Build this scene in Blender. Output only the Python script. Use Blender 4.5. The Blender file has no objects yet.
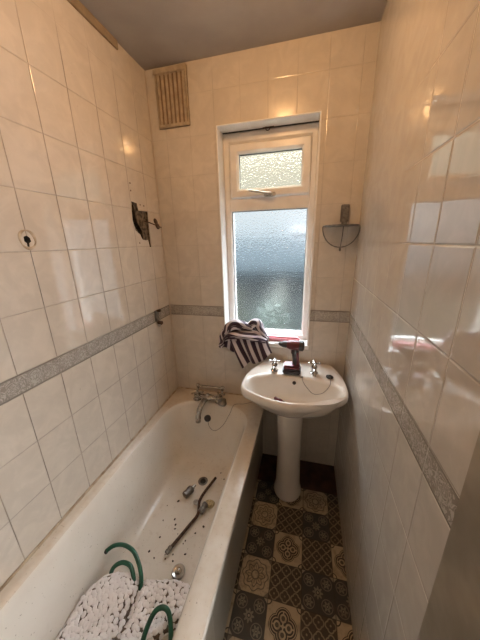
import bpy, bmesh, math, random
from mathutils import Vector, Matrix
random.seed(7)
PI=math.pi
COL=bpy.context.scene.collection
sc=bpy.context.scene

# ------------------------------------------------------------------ node maths
class S:
    def __init__(s,g,sock): s.g=g; s.s=sock
    def _o(a,op,b=None,c=None):
        n=a.g.nt.nodes.new('ShaderNodeMath'); n.operation=op
        for i,v in enumerate((a,b,c)):
            if v is None: continue
            if isinstance(v,S): a.g.nt.links.new(v.s,n.inputs[i])
            else: n.inputs[i].default_value=v
        return S(a.g,n.outputs[0])
    def __add__(a,b): return a._o('ADD',b)
    __radd__=__add__
    def __sub__(a,b): return a._o('SUBTRACT',b)
    def __rsub__(a,b): return a.g.c(b)._o('SUBTRACT',a)
    def __mul__(a,b): return a._o('MULTIPLY',b)
    __rmul__=__mul__
    def __truediv__(a,b): return a._o('DIVIDE',b)
    def __lt__(a,b): return a._o('LESS_THAN',b)
    def __gt__(a,b): return a._o('GREATER_THAN',b)
    def fract(a): return a._o('FRACT')
    def floor(a): return a._o('FLOOR')
    def abs(a): return a._o('ABSOLUTE')
    def min(a,b): return a._o('MINIMUM',b)
    def max(a,b): return a._o('MAXIMUM',b)
    def sqrt(a): return a._o('SQRT')
    def cos(a): return a._o('COSINE')
    def sin(a): return a._o('SINE')
    def atan2(a,b): return a._o('ARCTAN2',b)
    def clamp(a): return a.max(0.0).min(1.0)
    def step(a,lo,hi):
        n=a.g.nt.nodes.new('ShaderNodeMapRange'); n.interpolation_type='SMOOTHSTEP'
        a.g.nt.links.new(a.s,n.inputs[0]); n.inputs[1].default_value=lo; n.inputs[2].default_value=hi
        return S(a.g,n.outputs[0])

class G:
    def __init__(g,name):
        g.m=bpy.data.materials.new(name); g.m.use_nodes=True; g.nt=g.m.node_tree
        g.b=g.nt.nodes['Principled BSDF']; g.out=g.nt.nodes['Material Output']
        g.tc=g.nt.nodes.new('ShaderNodeTexCoord')
    def c(g,v):
        n=g.nt.nodes.new('ShaderNodeValue'); n.outputs[0].default_value=v; return S(g,n.outputs[0])
    def xyz(g,kind='Object'):
        n=g.nt.nodes.new('ShaderNodeSeparateXYZ'); g.nt.links.new(g.tc.outputs[kind],n.inputs[0])
        return [S(g,o) for o in n.outputs]
    def vec(g,*a):
        n=g.nt.nodes.new('ShaderNodeCombineXYZ')
        for i,v in enumerate(a):
            if isinstance(v,S): g.nt.links.new(v.s,n.inputs[i])
            else: n.inputs[i].default_value=v
        return n.outputs[0]
    def noise(g,scale,detail=3,dist=0.0,vec=None,rough=.5):
        n=g.nt.nodes.new('ShaderNodeTexNoise'); n.inputs['Scale'].default_value=scale
        n.inputs['Detail'].default_value=detail; n.inputs['Distortion'].default_value=dist; n.inputs['Roughness'].default_value=rough
        g.nt.links.new(vec if vec is not None else g.tc.outputs['Object'],n.inputs['Vector'])
        return S(g,n.outputs['Fac'])
    def white(g,vec):
        n=g.nt.nodes.new('ShaderNodeTexWhiteNoise'); n.noise_dimensions='3D'
        g.nt.links.new(vec,n.inputs['Vector']); return S(g,n.outputs['Value'])
    def mix(g,f,a,b):
        n=g.nt.nodes.new('ShaderNodeMix'); n.data_type='RGBA'
        if isinstance(f,S): g.nt.links.new(f.s,n.inputs[0])
        else: n.inputs[0].default_value=f
        for i,v in ((6,a),(7,b)):
            if isinstance(v,(tuple,list)): n.inputs[i].default_value=(*v[:3],1)
            else: g.nt.links.new(v,n.inputs[i])
        return n.outputs[2]
    def put(g,name,v):
        i=g.b.inputs[name]
        if isinstance(v,S): g.nt.links.new(v.s,i)
        elif isinstance(v,(tuple,list)): i.default_value=(*v[:3],1)
        elif isinstance(v,(int,float)): i.default_value=v
        else: g.nt.links.new(v,i)
    def bump(g,h,dist=.001,strength=1):
        n=g.nt.nodes.new('ShaderNodeBump'); n.inputs['Distance'].default_value=dist; n.inputs['Strength'].default_value=strength
        g.nt.links.new(h.s,n.inputs['Height']); g.nt.links.new(n.outputs[0],g.b.inputs['Normal'])

def simple(name,col,rough=.5,metal=0,var=.12,nscale=30,bump=0,spec=.5,col2=None,coat=0):
    g=G(name); n=g.noise(nscale,4)
    dark=col2 if col2 else tuple(c*(1-var*2) for c in col)
    g.put('Base Color',g.mix(n.step(.3,.7),dark,col)); g.put('Roughness',rough); g.put('Metallic',metal)
    g.put('Specular IOR Level',spec)
    if coat: g.put('Coat Weight',coat)
    if bump: g.bump(n,bump)
    return g.m

ZT,ZU=1.176,1.104
def tile_mat(name,axis,u0,pitch=.15,groutA=(.10,.07,.045),groutB=(.30,.24,.18),rough=.03,base=(.68,.62,.545),gs=.95,gh=.6,fz=(2.25,2.42)):
    g=G(name); x,y,z=g.xyz(); u=(y if axis=='y' else x)
    cu=(u-u0)/pitch
    above=z>1.14
    v=above*((z-ZT)/.201)+(1.0-above)*((ZU-z)/.2015)
    fu=cu.fract(); fv=v.fract()
    du=fu.min(1.0-fu)*pitch; dv=fv.min(1.0-fv)*.2
    band=(z>ZU)*(z<ZT)
    # border course: joint only across, edges along
    dbe=(z-ZU).abs().min((z-ZT).abs())
    d=(1.0-band)*du.min(dv)+band*du.min(dbe)
    wob=(g.noise(60,2)-.5)*.0012
    d2=d+wob
    wob2=du+wob
    lu=(1.0-wob2.step(.0004,.0021))*(1.0-band*.5)
    if name.endswith('right'): lu=lu*(.22+z.step(1.05,1.2)*.5)
    lv=(1.0-(dv*(1.0-band)+dbe*band+wob).step(.0004,.0017))*gh
    line=lu.max(lv)
    fade=1.0-z.step(*fz)*.85
    if name.endswith('right'): fade=fade*(1.0-y.step(-.88,-.62)*z.step(1.45,1.6)*.93)
    idv=g.vec(cu.floor(),v.floor()+above*17.0,3.0)
    r1=g.white(idv); r2=g.white(g.vec(cu.floor()+.5,v.floor()+above*9.0,8.0))
    # glaze: faint diagonal clouds and per tile tone
    veins=g.noise(9,5,1.6)
    fine=g.noise(34,4,.8)
    col=g.mix(veins.step(.35,.7),tuple(c*.90 for c in base),base)
    col=g.mix((fine.step(.5,.75))*.22,col,tuple(min(1,c*1.12) for c in base))
    col=g.mix(r1*.10,col,(.50,.43,.35))
    # border pattern: scrolls
    su=((u-u0)/.068); s1=(su.fract()-.5)*.068
    flip=((su*.5).fract()>.5)*2.0-1.0
    zc=(z-1.14)
    q=g.noise(38,3,1.2)
    a=s1+(q-.5)*.022; b=zc*flip-.004+(g.noise(30,2,.5)-.5)*.02
    r=(a*a+b*b).sqrt()+(q-.5)*.007; th=b.atan2(a)
    sp=((r*165.0+th*.32).fract()-.5).abs()
    scroll=(1.0-sp.step(.14,.26))*(1.0-r.step(.024,.034))
    leaf=g.noise(62,3,2.4).step(.50,.57)
    pat=(scroll*.6).max(leaf*.75)
    inner=dbe.step(.005,.008)
    bcol=g.mix((pat*inner)*.8,(.30,.275,.245),(.60,.57,.52))
    bcol=g.mix((1.0-dbe.step(.004,.0055))*.75,bcol,(.20,.18,.155))
    col=g.mix(band,col,bcol)
    gn=g.noise(7,3).step(.38,.62)
    gcol=g.mix(gn,groutA,groutB)
    if name.endswith('left'):
        st_=(1.0-(y+.889).abs().step(.012,.03))*z.step(1.18,1.45)*(1.0-z.step(1.60,1.62))
        gcol=g.mix(st_*.9,gcol,(.02,.014,.01))
    col=g.mix(line*fade*gs,col,gcol)
    # grime freckles
    fr=g.noise(55,2,0).step(.76,.80)
    col=g.mix(fr*.35,col,(.16,.11,.07))
    g.put('Base Color',col)
    g.put('Roughness',(g.c(rough)+line*fade*.5+band*.2+g.noise(14,3)*.04))
    g.put('Specular IOR Level',.6); g.put('IOR',1.75)
    h=d.step(.0004,.0042)*fade*gs+((fu-.5)*(r1-.5)*1.6+(fv-.5)*(r2-.5)*1.6)*(1.0-band)*fade+fine*.04+veins*.14+pat*band*.4
    g.bump(h,.0013)
    return g.m

M={}
M['tileL']=tile_mat('glazed_tile_left','y',-.139)
M['tileR']=tile_mat('glazed_tile_right','y',-.04,groutA=(.30,.25,.20),groutB=(.62,.56,.48),rough=.02,base=(.60,.56,.51),gs=.95,gh=1.0,fz=(2.0,2.12))
M['tileB']=tile_mat('glazed_tile_back','x',.097,base=(.66,.60,.525),rough=.10,gs=.5,gh=.8,fz=(2.4,2.6))
M['tileF']=tile_mat('glazed_tile_front','x',.097)
M['ceil']=simple('grey_ceiling_paint',(.40,.37,.34),.8,var=.07,nscale=5,bump=.002)
M['plaster']=simple('bare_plaster',(.42,.30,.17),.9,var=.2,nscale=40,bump=.002)
M['cavity']=simple('dark_cavity',(.05,.038,.028),.95,var=.4,nscale=60,bump=.004)  # very dark brown inside the deep wall holes
M['strip']=simple('grey_brown_painted_strip',(.34,.26,.17),.8,var=.12,nscale=20)
M['seam']=simple('cream_corner_sealant',(.60,.52,.43),.5,var=.12,nscale=10)
M['mortar']=simple('old_grey_mortar',(.21,.16,.11),.95,var=.4,nscale=55,bump=.004)
M['enamel']=None
def enamel():
    g=G('bath_enamel'); x,y,z=g.xyz()
    n=g.noise(6,4); n2=g.noise(40,4); n3=g.noise(120,2)
    low=(1.0-z.step(.13,.40))
    c=g.mix(n.step(.3,.75)*.6,(.76,.725,.665),(.68,.635,.565))
    dirt=(n2.step(.55,.75)*low)*.22
    c=g.mix(dirt,c,(.42,.34,.25))
    c=g.mix((n3.step(.70,.74))*.55,c,(.16,.12,.09))
    rim=(z>.497)*((x.step(.63,.67).max(1.0-x.step(.02,.06)).max(y.step(-.13,-.07)))*.30+n2.step(.35,.85)*.22)
    c=g.mix(rim,c,(.50,.38,.25))
    # rusty stain round the waste
    r=((x-.36)*(x-.36)+(y+.40)*(y+.40)).sqrt()
    c=g.mix((1.0-(r+(n2-.5)*.1).step(.05,.22))*.32*low,c,(.42,.28,.14))
    g.put('Base Color',c); g.put('Roughness',n*.08+.15); g.bump(n,.0005); return g.m
M['enamel']=enamel()
M['ceramic']=simple('basin_ceramic',(.76,.70,.63),.12,var=.04,nscale=7)
M['upvc']=simple('white_window_plastic',(.84,.81,.77),.3,var=.05,nscale=12)
M['reveal']=simple('white_painted_reveal',(.88,.87,.85),.6,var=.06,nscale=14,bump=.001)
M['gasket']=simple('black_gasket',(.03,.03,.03),.6)
M['chrome']=simple('worn_chrome',(.62,.60,.57),.16,1,var=.2,nscale=50)
M['steel']=simple('brushed_steel',(.52,.50,.47),.28,1,var=.15,nscale=50)
M['dullmetal']=simple('dull_grey_metal',(.27,.255,.235),.42,.7,var=.25,nscale=60)
M['rust']=simple('rusty_iron',(.13,.075,.05),.75,.25,var=.35,nscale=70,bump=.002,col2=(.035,.022,.018))
M['rubber']=simple('black_rubber',(.03,.028,.027),.5)
M['red']=simple('red_plastic',(.11,.009,.016),.35)
M['black']=simple('black_plastic',(.035,.032,.034),.42)
M['pink']=simple('pink_plastic',(.85,.33,.38),.4)
M['hose']=simple('green_hose_rubber',(.010,.10,.055),.38,var=.2,nscale=30)
M['sponge']=simple('yellow_sponge',(.55,.45,.27),.9,var=.25,nscale=90,bump=.003)
M['pebble']=simple('white_pebble_vinyl',(.90,.88,.90),.42,var=.05,nscale=14)
M['matback']=simple('brown_mat_backing',(.20,.15,.12),.8,var=.3,nscale=50)
M['matside']=simple('grey_vinyl_underside',(.62,.58,.56),.6,var=.1,nscale=30)
M['grit']=simple('dark_grit',(.06,.045,.035),.9)
M['door']=simple('brown_painted_door_frame',(.30,.26,.205),.42,var=.2,nscale=9,bump=.001)
M['vent']=simple('painted_over_vent',(.50,.41,.30),.5,var=.15,nscale=30)
M['ventgap']=simple('brown_vent_gap',(.27,.18,.11),.9)  # brown backing, darker than the vent slats
M['redfloor']=simple('old_red_brown_floor',(.085,.035,.024),.6,var=.3,nscale=14,bump=.001)
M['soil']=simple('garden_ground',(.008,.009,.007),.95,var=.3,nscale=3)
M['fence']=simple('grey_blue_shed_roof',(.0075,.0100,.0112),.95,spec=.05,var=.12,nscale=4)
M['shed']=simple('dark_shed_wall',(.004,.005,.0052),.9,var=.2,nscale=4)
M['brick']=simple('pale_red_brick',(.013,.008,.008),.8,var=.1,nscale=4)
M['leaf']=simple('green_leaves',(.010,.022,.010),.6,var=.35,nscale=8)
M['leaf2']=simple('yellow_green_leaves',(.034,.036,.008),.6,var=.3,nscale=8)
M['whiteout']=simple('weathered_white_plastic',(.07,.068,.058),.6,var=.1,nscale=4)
M['silicone']=simple('stained_sealant',(.56,.47,.35),.5,var=.35,nscale=25,col2=(.30,.22,.14))

def towel_mat():
    g=G('striped_towel'); u,v,w=g.xyz('UV')
    st=((u*5.0).fract()-.5).abs()
    f=st.step(.195,.225)
    n=g.noise(160,3)
    thin=(((u*7.0).fract()-.02).abs()<.03)
    c=g.mix(f,(.66,.61,.64),(.036,.020,.038))
    g.put('Base Color',g.mix(n*.12,c,(.25,.2,.24))); g.put('Roughness',.95); g.put('Specular IOR Level',.1)
    g.put('Sheen Weight',.3)
    g.bump(n,.003); return g.m
M['towel']=towel_mat()

def panel_mat():
    g=G('bath_panel_tiles'); x,y,z=g.xyz()
    fu=((y+.04)/.2).fract(); fv=((z-.02)/.24).fract()
    d=(fu.min(1.0-fu)*.2).min(fv.min(1.0-fv)*.24)
    line=1.0-d.step(.001,.003)
    n=g.noise(12,4,1)
    c=g.mix(n,(.26,.235,.19),(.33,.30,.25)); c=g.mix(line*.5,c,(.42,.38,.32))
    g.put('Base Color',c); g.put('Roughness',.28); g.bump(d.step(0,.004),.001); return g.m
M['panel']=panel_mat()

# ------- patterned floor vinyl: four repeating designs, UV 0..1 inside each square
LIGHT=(.46,.37,.25); DARKN=(.035,.036,.038); BRN=(.050,.038,.028)
def fl(name,fn):
    g=G(name); u,v,w=g.xyz('UV'); a=u-.5; b=v-.5
    r=(a*a+b*b).sqrt(); th=b.atan2(a)
    col=fn(g,a,b,r,th)
    edge=(a.abs().max(b.abs())>.488)
    n=g.noise(25,4,.5)
    col=g.mix(edge*.8,col,(.03,.025,.02))
    col=g.mix(n.step(.45,.8)*.6,col,(.08,.06,.045))
    g.put('Base Color',col); g.put('Roughness',n*.3+.3); return g.m
def f_flower(g,a,b,r,th):
    # five flowers: centre and four quarters
    pet=(th*8.0).cos()
    cen=(r<(pet*.035+.13))*(r>.055)
    q1=((a.abs()-.27)*(a.abs()-.27)+(b.abs()-.27)*(b.abs()-.27)).sqrt()
    t1=(b.abs()-.27).atan2(a.abs()-.27)
    fq=(q1<((t1*6.0).cos()*.03+.10))*(q1>.04)
    ring=((r-.36).abs()<.014)
    dots=(r<.03).max(q1<.02)
    rr=((q1-.16).abs()<.012)
    f=(cen*.55).max(fq*.5).max(dots).max(rr*.45)
    crn=((.5-a.abs())+(.5-b.abs()))<.13
    return g.mix(f.max(crn*.9),DARKN,(.33,.29,.22))
def f_quatre(g,a,b,r,th):
    aa=a.abs(); bb=b.abs()
    # quatrefoil distance = min distance to the four lobe centres
    dx=(a.abs()-.17); d1=(dx*dx+b*b).sqrt(); dy=(b.abs()-.17); d2=(a*a+dy*dy).sqrt()
    d=d1.min(d2)
    o1=(d-.185).abs()<.020
    o2=(d-.235).abs()<.009
    petal=((d-.12).abs()<.022)*(1.0-((aa<.018).max(bb<.018)))
    hole=(d<.01)
    o3=(d<.055)
    crn=(((.5-aa)*(.5-aa)+(.5-bb)*(.5-bb)).sqrt()-.12).abs()<.015
    f=o1.max(o2).max(petal).max(o3*.9).max(crn)
    return g.mix(f,LIGHT,(.035,.028,.024))
def f_lattice(g,a,b,r,th):
    p=((a+.5)*3.0).fract()-.5; q=((b+.5)*3.0).fract()-.5
    dx=p.abs()-.2; d1=(dx*dx+q*q).sqrt(); dy=q.abs()-.2; d2=(p*p+dy*dy).sqrt()
    d=d1.min(d2)
    o=((d-.24).abs()<.05).max((p*p+q*q)<.006)
    return g.mix(o,BRN,(.25,.205,.14))
def f_rosette(g,a,b,r,th):
    p8=(th*8.0).cos(); 
    o1=((r-(p8*.03+.40)).abs()<.016)
    o2=((r-(p8*.05+.27)).abs()<.02)
    o3=((r-.12).abs()<.018)
    sp=((th*16.0).cos()>.5)*(r>.13)*(r<.25)
    n=(g.noise(60,2)).step(.5,.6)*.35
    aa=(.5-a.abs()); bb=(.5-b.abs())
    crn=(aa+bb)<.16
    return g.mix(o1.max(o2).max(o3).max(sp*.8).max(crn).max(n)*.8,LIGHT,(.06,.055,.05))
FM=[fl('floor_flower_design',f_flower),fl('floor_quatrefoil_design',f_quatre),fl('floor_lattice_design',f_lattice),fl('floor_rosette_design',f_rosette)]

def glass_mat(name,tint,sc_,rough):
    g=G(name); nt=g.nt
    n=g.noise(sc_,2,.6); 
    g.put('Base Color',tint); g.put('Roughness',rough); g.put('Transmission Weight',1.0); g.put('IOR',1.3)
    g.bump(n,.0045)
    tr=nt.nodes.new('ShaderNodeBsdfTransparent'); tr.inputs[0].default_value=(*tint,1)
    mx=nt.nodes.new('ShaderNodeMixShader'); mx.inputs[0].default_value=.66
    nt.links.new(tr.outputs[0],mx.inputs[1]); nt.links.new(g.b.outputs[0],mx.inputs[2])
    nt.links.new(mx.outputs[0],g.out.inputs['Surface']); return g.m
M['glass']=glass_mat('rain_patterned_glass',(.95,.97,.98),95,.04)
M['glassT']=glass_mat('frosted_cream_glass',(.80,.77,.66),130,.10)

# ------------------------------------------------------------------ mesh helpers
def bx(bm,x0,x1,y0,y1,z0,z1,mi=0,bev=0):
    r=bmesh.ops.create_cube(bm,size=1)
    vs=r['verts']
    for v in vs: v.co=Vector(((x0+x1)/2+v.co.x*(x1-x0),(y0+y1)/2+v.co.y*(y1-y0),(z0+z1)/2+v.co.z*(z1-z0)))
    fs={f for v in vs for f in v.link_faces}
    for f in fs: f.material_index=mi
    if bev:
        es=list({e for v in vs for e in v.link_edges})
        bmesh.ops.bevel(bm,geom=es,offset=bev,segments=2,affect='EDGES')
    return bm
def loft(bm,rings,cap0=True,cap1=True,mi=0,closed=True):
    R=[[bm.verts.new(p) for p in ring] for ring in rings]
    n=len(R[0])
    for a,b in zip(R,R[1:]):
        for i in range(n if closed else n-1):
            j=(i+1)%n
            f=bm.faces.new((a[i],a[j],b[j],b[i])); f.material_index=mi
    if cap0: bm.faces.new(R[0][::-1]).material_index=mi
    if cap1: bm.faces.new(R[-1]).material_index=mi
    return R
def catmull(pts,n=6):
    pts=[Vector(p) for p in pts]; out=[]
    P=[pts[0]*2-pts[1]]+pts+[pts[-1]*2-pts[-2]]
    for i in range(1,len(P)-2):
        for k in range(n):
            t=k/n
            out.append(.5*((2*P[i])+(-P[i-1]+P[i+1])*t+(2*P[i-1]-5*P[i]+4*P[i+1]-P[i+2])*t*t+(-P[i-1]+3*P[i]-3*P[i+1]+P[i+2])*t**3))
    out.append(pts[-1]); return out
def tube(bm,pts,r,seg=10,mi=0,smooth_n=0):
    if smooth_n: pts=catmull(pts,smooth_n)
    pts=[Vector(p) for p in pts]; rings=[]
    rr=r if isinstance(r,(list,tuple)) else None
    up=Vector((0,0,1))
    t0=(pts[1]-pts[0]).normalized()
    nrm=t0.orthogonal().normalized()
    for i,p in enumerate(pts):
        t=(pts[min(i+1,len(pts)-1)]-pts[max(i-1,0)]).normalized()
        nrm=(nrm-t*nrm.dot(t)).normalized(); bn=t.cross(nrm)
        ra=(rr[min(len(rr)-1,int(i*len(rr)/len(pts)))] if rr else r)
        rings.append([p+(nrm*math.cos(a)+bn*math.sin(a))*ra for a in [2*PI*k/seg for k in range(seg)]])
    loft(bm,rings); return bm
def lathe(bm,c,prof,axis=(0,0,1),seg=20):
    # prof: list of (radius, height along axis)
    ax=Vector(axis).normalized(); n=ax.orthogonal().normalized(); b=ax.cross(n); c=Vector(c)
    loft(bm,[[c+ax*h+(n*math.cos(2*PI*k/seg)+b*math.sin(2*PI*k/seg))*max(r,.0004) for k in range(seg)] for r,h in prof]); return bm
def prism(bm,poly,d0,d1,fn):
    # poly 2d list, fn(p,d)->3d
    loft(bm,[[fn(p,d0) for p in poly],[fn(p,d1) for p in poly]]); return bm
def B(): return bmesh.new()
def tagp(o,label=None,cat=None,group=None,kind=None):
    if label: o['label']=label
    if cat: o['category']=cat
    if group: o['group']=group
    if kind: o['kind']=kind
    return o
def obj(name,bm,mats,parent=None,smooth=True,at=None,label=None,cat=None,group=None,kind=None,auto=40):
    bmesh.ops.recalc_face_normals(bm,faces=bm.faces)
    if at is not None and parent is None:
        bmesh.ops.translate(bm,verts=bm.verts,vec=-Vector(at))
    me=bpy.data.meshes.new(name); 
    if smooth:
        for f in bm.faces: f.smooth=True
        for e in bm.edges:
            if len(e.link_faces)==2 and e.calc_face_angle(0)>math.radians(auto): e.smooth=False
    bm.to_mesh(me); bm.free()
    for m in (mats if isinstance(mats,(list,tuple)) else [mats]): me.materials.append(m)
    o=bpy.data.objects.new(name,me); COL.objects.link(o)
    if at is not None and parent is None: o.location=at
    if parent:
        o.parent=parent
        p=Vector((0,0,0)); q=parent
        while q: p+=q.location; q=q.parent
        if p.length>0:
            me.transform(Matrix.Translation(-p))
    return tagp(o,label,cat,group,kind)
def thing(name,loc,label,cat,group=None):
    o=bpy.data.objects.new(name,None); COL.objects.link(o); o.location=loc; o.empty_display_size=.05
    return tagp(o,label,cat,group)
def boolcut(o,cutters):
    for c in cutters:
        m=o.modifiers.new('b','BOOLEAN'); m.operation='DIFFERENCE'; m.solver='EXACT'; m.object=c
    dg=bpy.context.evaluated_depsgraph_get(); dg.update()
    me=bpy.data.meshes.new_from_object(o.evaluated_get(dg)); o.modifiers.clear(); o.data=me
    for c in cutters: bpy.data.objects.remove(c)

# ------------------------------------------------------------------ room
W=1.204; H=2.525; YF=-1.72
def st(name,bm,m,smooth=False): return obj(name,bm,m,smooth=smooth,kind='structure')
# floor
bm=B(); uv=bm.loops.layers.uv.new('UVMap')
rows={-.235:None}
PAT=[[3,2,3,0],[0,1,3,2],[3,2,0,2],[0,1,2,1],[3,2,0,0],[0,1,2,1],[3,2,0,3],[1,0,2,1],[2,3,1,0],[0,1,2,1],[3,2,0,3]]
y=-.235; xs=[.542,.69,.84,.99,1.14,1.29]
def quad(x0,x1,y0,y1,z,mi,ext=(0,1,0,1)):
    vs=[bm.verts.new(p) for p in ((x0,y0,z),(x1,y0,z),(x1,y1,z),(x0,y1,z))]
    f=bm.faces.new(vs); f.material_index=mi
    for l,(a,b) in zip(f.loops,((ext[0],ext[2]),(ext[1],ext[2]),(ext[1],ext[3]),(ext[0],ext[3]))): l[uv].uv=(a,b)
for r in range(1,11):
    y1=-.235-.152*(r-1); y0=y1-.152
    row=PAT[r]; rl=[row[1] if False else (1 if row[0]==0 else 2)]+row
    for k in range(5):
        x0,x1=xs[k],min(xs[k+1],1.24)
        quad(x0,x1,y0,y1,0,rl[k],(0,(x1-x0)/(xs[k+1]-xs[k]),0,1))
quad(0,xs[0],-1.80,-.235,0,4); quad(0,1.24,-.235,.02,0,4)
fl_o=st('floor',bm,FM+[M['redfloor']])
# ceiling
bm=B(); bx(bm,-.1,W+.1,YF-.1,.35,H,H+.08); st('ceiling',bm,M['ceil'])
# left wall with holes
bm=B(); bx(bm,-.14,0,YF-.1,.25,0,H); wl=st('wall_left',bm,[M['tileL'],M['cavity'],M['mortar']])
def cutter(poly,depth,mt='cavity'):
    b=B(); prism(b,poly,.02,-depth,lambda p,d:Vector((d,p[0],p[1]))); return obj('cut',b,M[mt],smooth=False)
holeA=[(-0.282,1.816),(-0.236,1.812),(-0.23,1.775),(-0.141,1.778),(-0.145,1.696),(-0.147,1.575),(-0.158,1.575),(-0.168,1.618),(-0.19,1.614),(-0.223,1.618),(-0.24,1.646),(-0.278,1.668),(-0.292,1.721)]
holeC=[(-0.276,1.805),(-0.250,1.804),(-0.244,1.768),(-0.238,1.719),(-0.196,1.665),(-0.196,1.625),(-0.214,1.624),(-0.249,1.675),(-0.280,1.71),(-0.281,1.748)]
holeB=[(-.900,1.627),(-.889,1.631),(-.880,1.624),(-.878,1.612),(-.886,1.606),(-.888,1.594),(-.895,1.595),(-.894,1.606),(-.901,1.612)]
boolcut(wl,[cutter(holeA,.014,'mortar'),cutter(holeC,.075),cutter(holeB,.06)])
# exposed plaster lump and pipe inside the hole
bm=B(); tube(bm,[(-.045,-.262,1.79),(-.040,-.255,1.72),(-.05,-.215,1.64)],.010,10,smooth_n=4)
pp=obj('plaster_rubble',bm,M['plaster'],parent=wl,kind='structure')
# tan ring round the small hole
bm=B(); 
for k in range(1): 
    rings=[]
    for i in range(29):
        a=2*PI*i/28; c=Vector((0,-.888+math.cos(a)*.026,1.618+math.sin(a)*.030))
        n=Vector((0,math.cos(a),math.sin(a))); rw=.0045+.002*math.sin(3*a)
        rings.append([c+n*rw*math.cos(t)+Vector((1,0,0))*.003*math.sin(t) for t in [2*PI*j/8 for j in range(8)]])
    loft(bm,rings,False,False)
obj('sealant_ring',bm,M['silicone'],at=(0,-.888,1.618),label='stained brown sealant ring around the small pipe hole in the left wall tiles',cat='sealant')
for (yy,zz) in ((-.272,1.907),(-.275,1.87),(-.205,1.808),(-.170,1.806),(-.255,1.60)):
    b=B(); lathe(b,(-.004,yy,zz),[(.0045,0),(.0045,.0045),(.003,.0055)],(1,0,0),10)
    obj('wall_plug',b,M['rust'],at=(0,yy,zz),label='tiny rusty brown plug in a screw hole by the broken tile hole',cat='wall plug',group='wall plugs around the broken hole in the left wall')
# right wall, back wall, front wall
bm=B(); bx(bm,W,W+.12,-1.232,.25,0,H); st('wall_right',bm,M['tileR'])
WX0,WX1,WZ0,WZ1=.408,.972,.925,2.216
bm=B()
bx(bm,0,WX0,0,.22,0,H); bx(bm,WX1,W,0,.22,0,H); bx(bm,WX0,WX1,0,.22,0,WZ0); bx(bm,WX0,WX1,0,.22,WZ1,H)
bmesh.ops.remove_doubles(bm,verts=bm.verts,dist=1e-5)
st('wall_back',bm,M['tileB'])
bm=B(); bx(bm,-.1,W+.1,YF-.1,YF,0,H); st('wall_front',bm,M['tileF'])
# door lining and door at the right near end
bm=B(); bx(bm,W-.018,W+.12,-1.375,-1.232,0,2.06,bev=.003); bx(bm,W-.018,W+.12,YF,-1.30,2.0,2.06,bev=.003); st('trim_1',bm,M['door'])
bm=B(); bx(bm,W+.14,W+.90,-1.285,-1.245,.005,2.0,bev=.002); d1=st('door_1',bm,M['door'])
bm=B(); bx(bm,W,W+.12,YF,-1.232,2.06,H); st('wall_right_upper',bm,M['tileF'])
bm=B(); 
for zz in (.25,1.15):
    bx(bm,W+.24,W+.80,-1.291,-1.283,zz,zz+.65,bev=.004)
obj('door_moulding',bm,M['door'],parent=d1,kind='structure',smooth=False)
# unseen landing and open doorway, added to let fill light reach the bath
bm=B(); bx(bm,W+.12,W+1.3,-3.0,-1.10,-.08,0); bx(bm,W+.12,W+1.3,-3.0,-1.10,2.4,2.48); bx(bm,W+1.2,W+1.3,-3.0,-1.10,0,2.4); bx(bm,W+.12,W+1.3,-1.20,-1.10,0,2.4); bx(bm,W+.12,W+1.3,-3.1,-3.0,0,2.4); bx(bm,W+.02,W+.12,-3.0,-1.72,0,2.4)
st('wall_landing',bm,M['reveal'])
# bare strip at the top of the left wall
bm=B(); bx(bm,0,.010,YF,-.235,2.488,H,bev=.002); st('trim_2',bm,M['strip'])
# stained sealant along corner seams
bm=B(); tube(bm,[(.004,-.004,.51),(.004,-.004,1.6),(.004,-.004,2.5)],.004,6); st('trim_3',bm,M['seam'])

# ------------------------------------------------------------------ window
YG=.085
bm=B()  # painted reveal lining: sides, head, sill
bx(bm,WX0-.001,WX0+.004,-.002,.21,WZ0,WZ1); bx(bm,WX1-.008,WX1+.001,-.002,.21,WZ0,WZ1)
bx(bm,WX0,WX1,-.002,.21,WZ1-.004,WZ1+.001); st('trim_4',bm,M['reveal'])
bm=B(); bx(bm,WX0-.003,WX1+.004,-.012,.21,WZ0-.014,WZ0+.012,bev=.003); sill=st('trim_5',bm,M['reveal'])
fx0,fx1,fz0,fz1=WX0+.004,WX1-.008,WZ0+.008,WZ1-.006
def frame(bm,x0,x1,z0,z1,w,y0,y1,bev=.004,wb=None,wt=None):
    wb=w if wb is None else wb; wt=w if wt is None else wt
    # mitred ring with a rounded inner edge
    rings=[]
    for (d,yy) in ((0,y1),(0,y0+bev),(bev/w*0+bev,y0)):
        pass
    prof=[(0,y1),(0,y0+bev),(.12,y0),(.75,y0),(1,y0+.012),(1,y1)]
    C=[]
    for t,yy in prof:
        a=t*w; C.append([(x0+a,yy,z0+t*wb),(x1-a,yy,z0+t*wb),(x1-a,yy,z1-t*wt),(x0+a,yy,z1-t*wt)])
    R=[[bm.verts.new(p) for p in c] for c in C]
    for i in range(len(R)):
        a,b=R[i],R[(i+1)%len(R)]
        for k in range(4): bm.faces.new((a[k],a[(k+1)%4],b[(k+1)%4],b[k]))
win=bpy.data.objects.new('window_1',None); COL.objects.link(win); win.location=((WX0+WX1)/2,YG,WZ0); win['kind']='structure'
def wp(name,bm,m,parent=win,**k):
    o=obj(name,bm,m,parent=parent,kind='structure',smooth=k.get('smooth',False)); return o
bm=B(); frame(bm,fx0,fx1,fz0,fz1,.040,.105,.17,wb=.042,wt=.062)
bx(bm,fx0+.03,fx1-.03,.108,.17,1.779,1.852,bev=.004)       # transom
wp('window_frame',bm,M['upvc'])
tx0,tx1,tz0,tz1=.456,.930,1.855,2.146
bm=B(); frame(bm,tx0,tx1,tz0,tz1,.050,.092,.15,bev=.005); sash=wp('window_sash',bm,M['upvc'])
bm=B(); frame(bm,tx0+.048,tx1-.048,tz0+.048,tz1-.048,.004,.124,.130,bev=.001)
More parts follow.
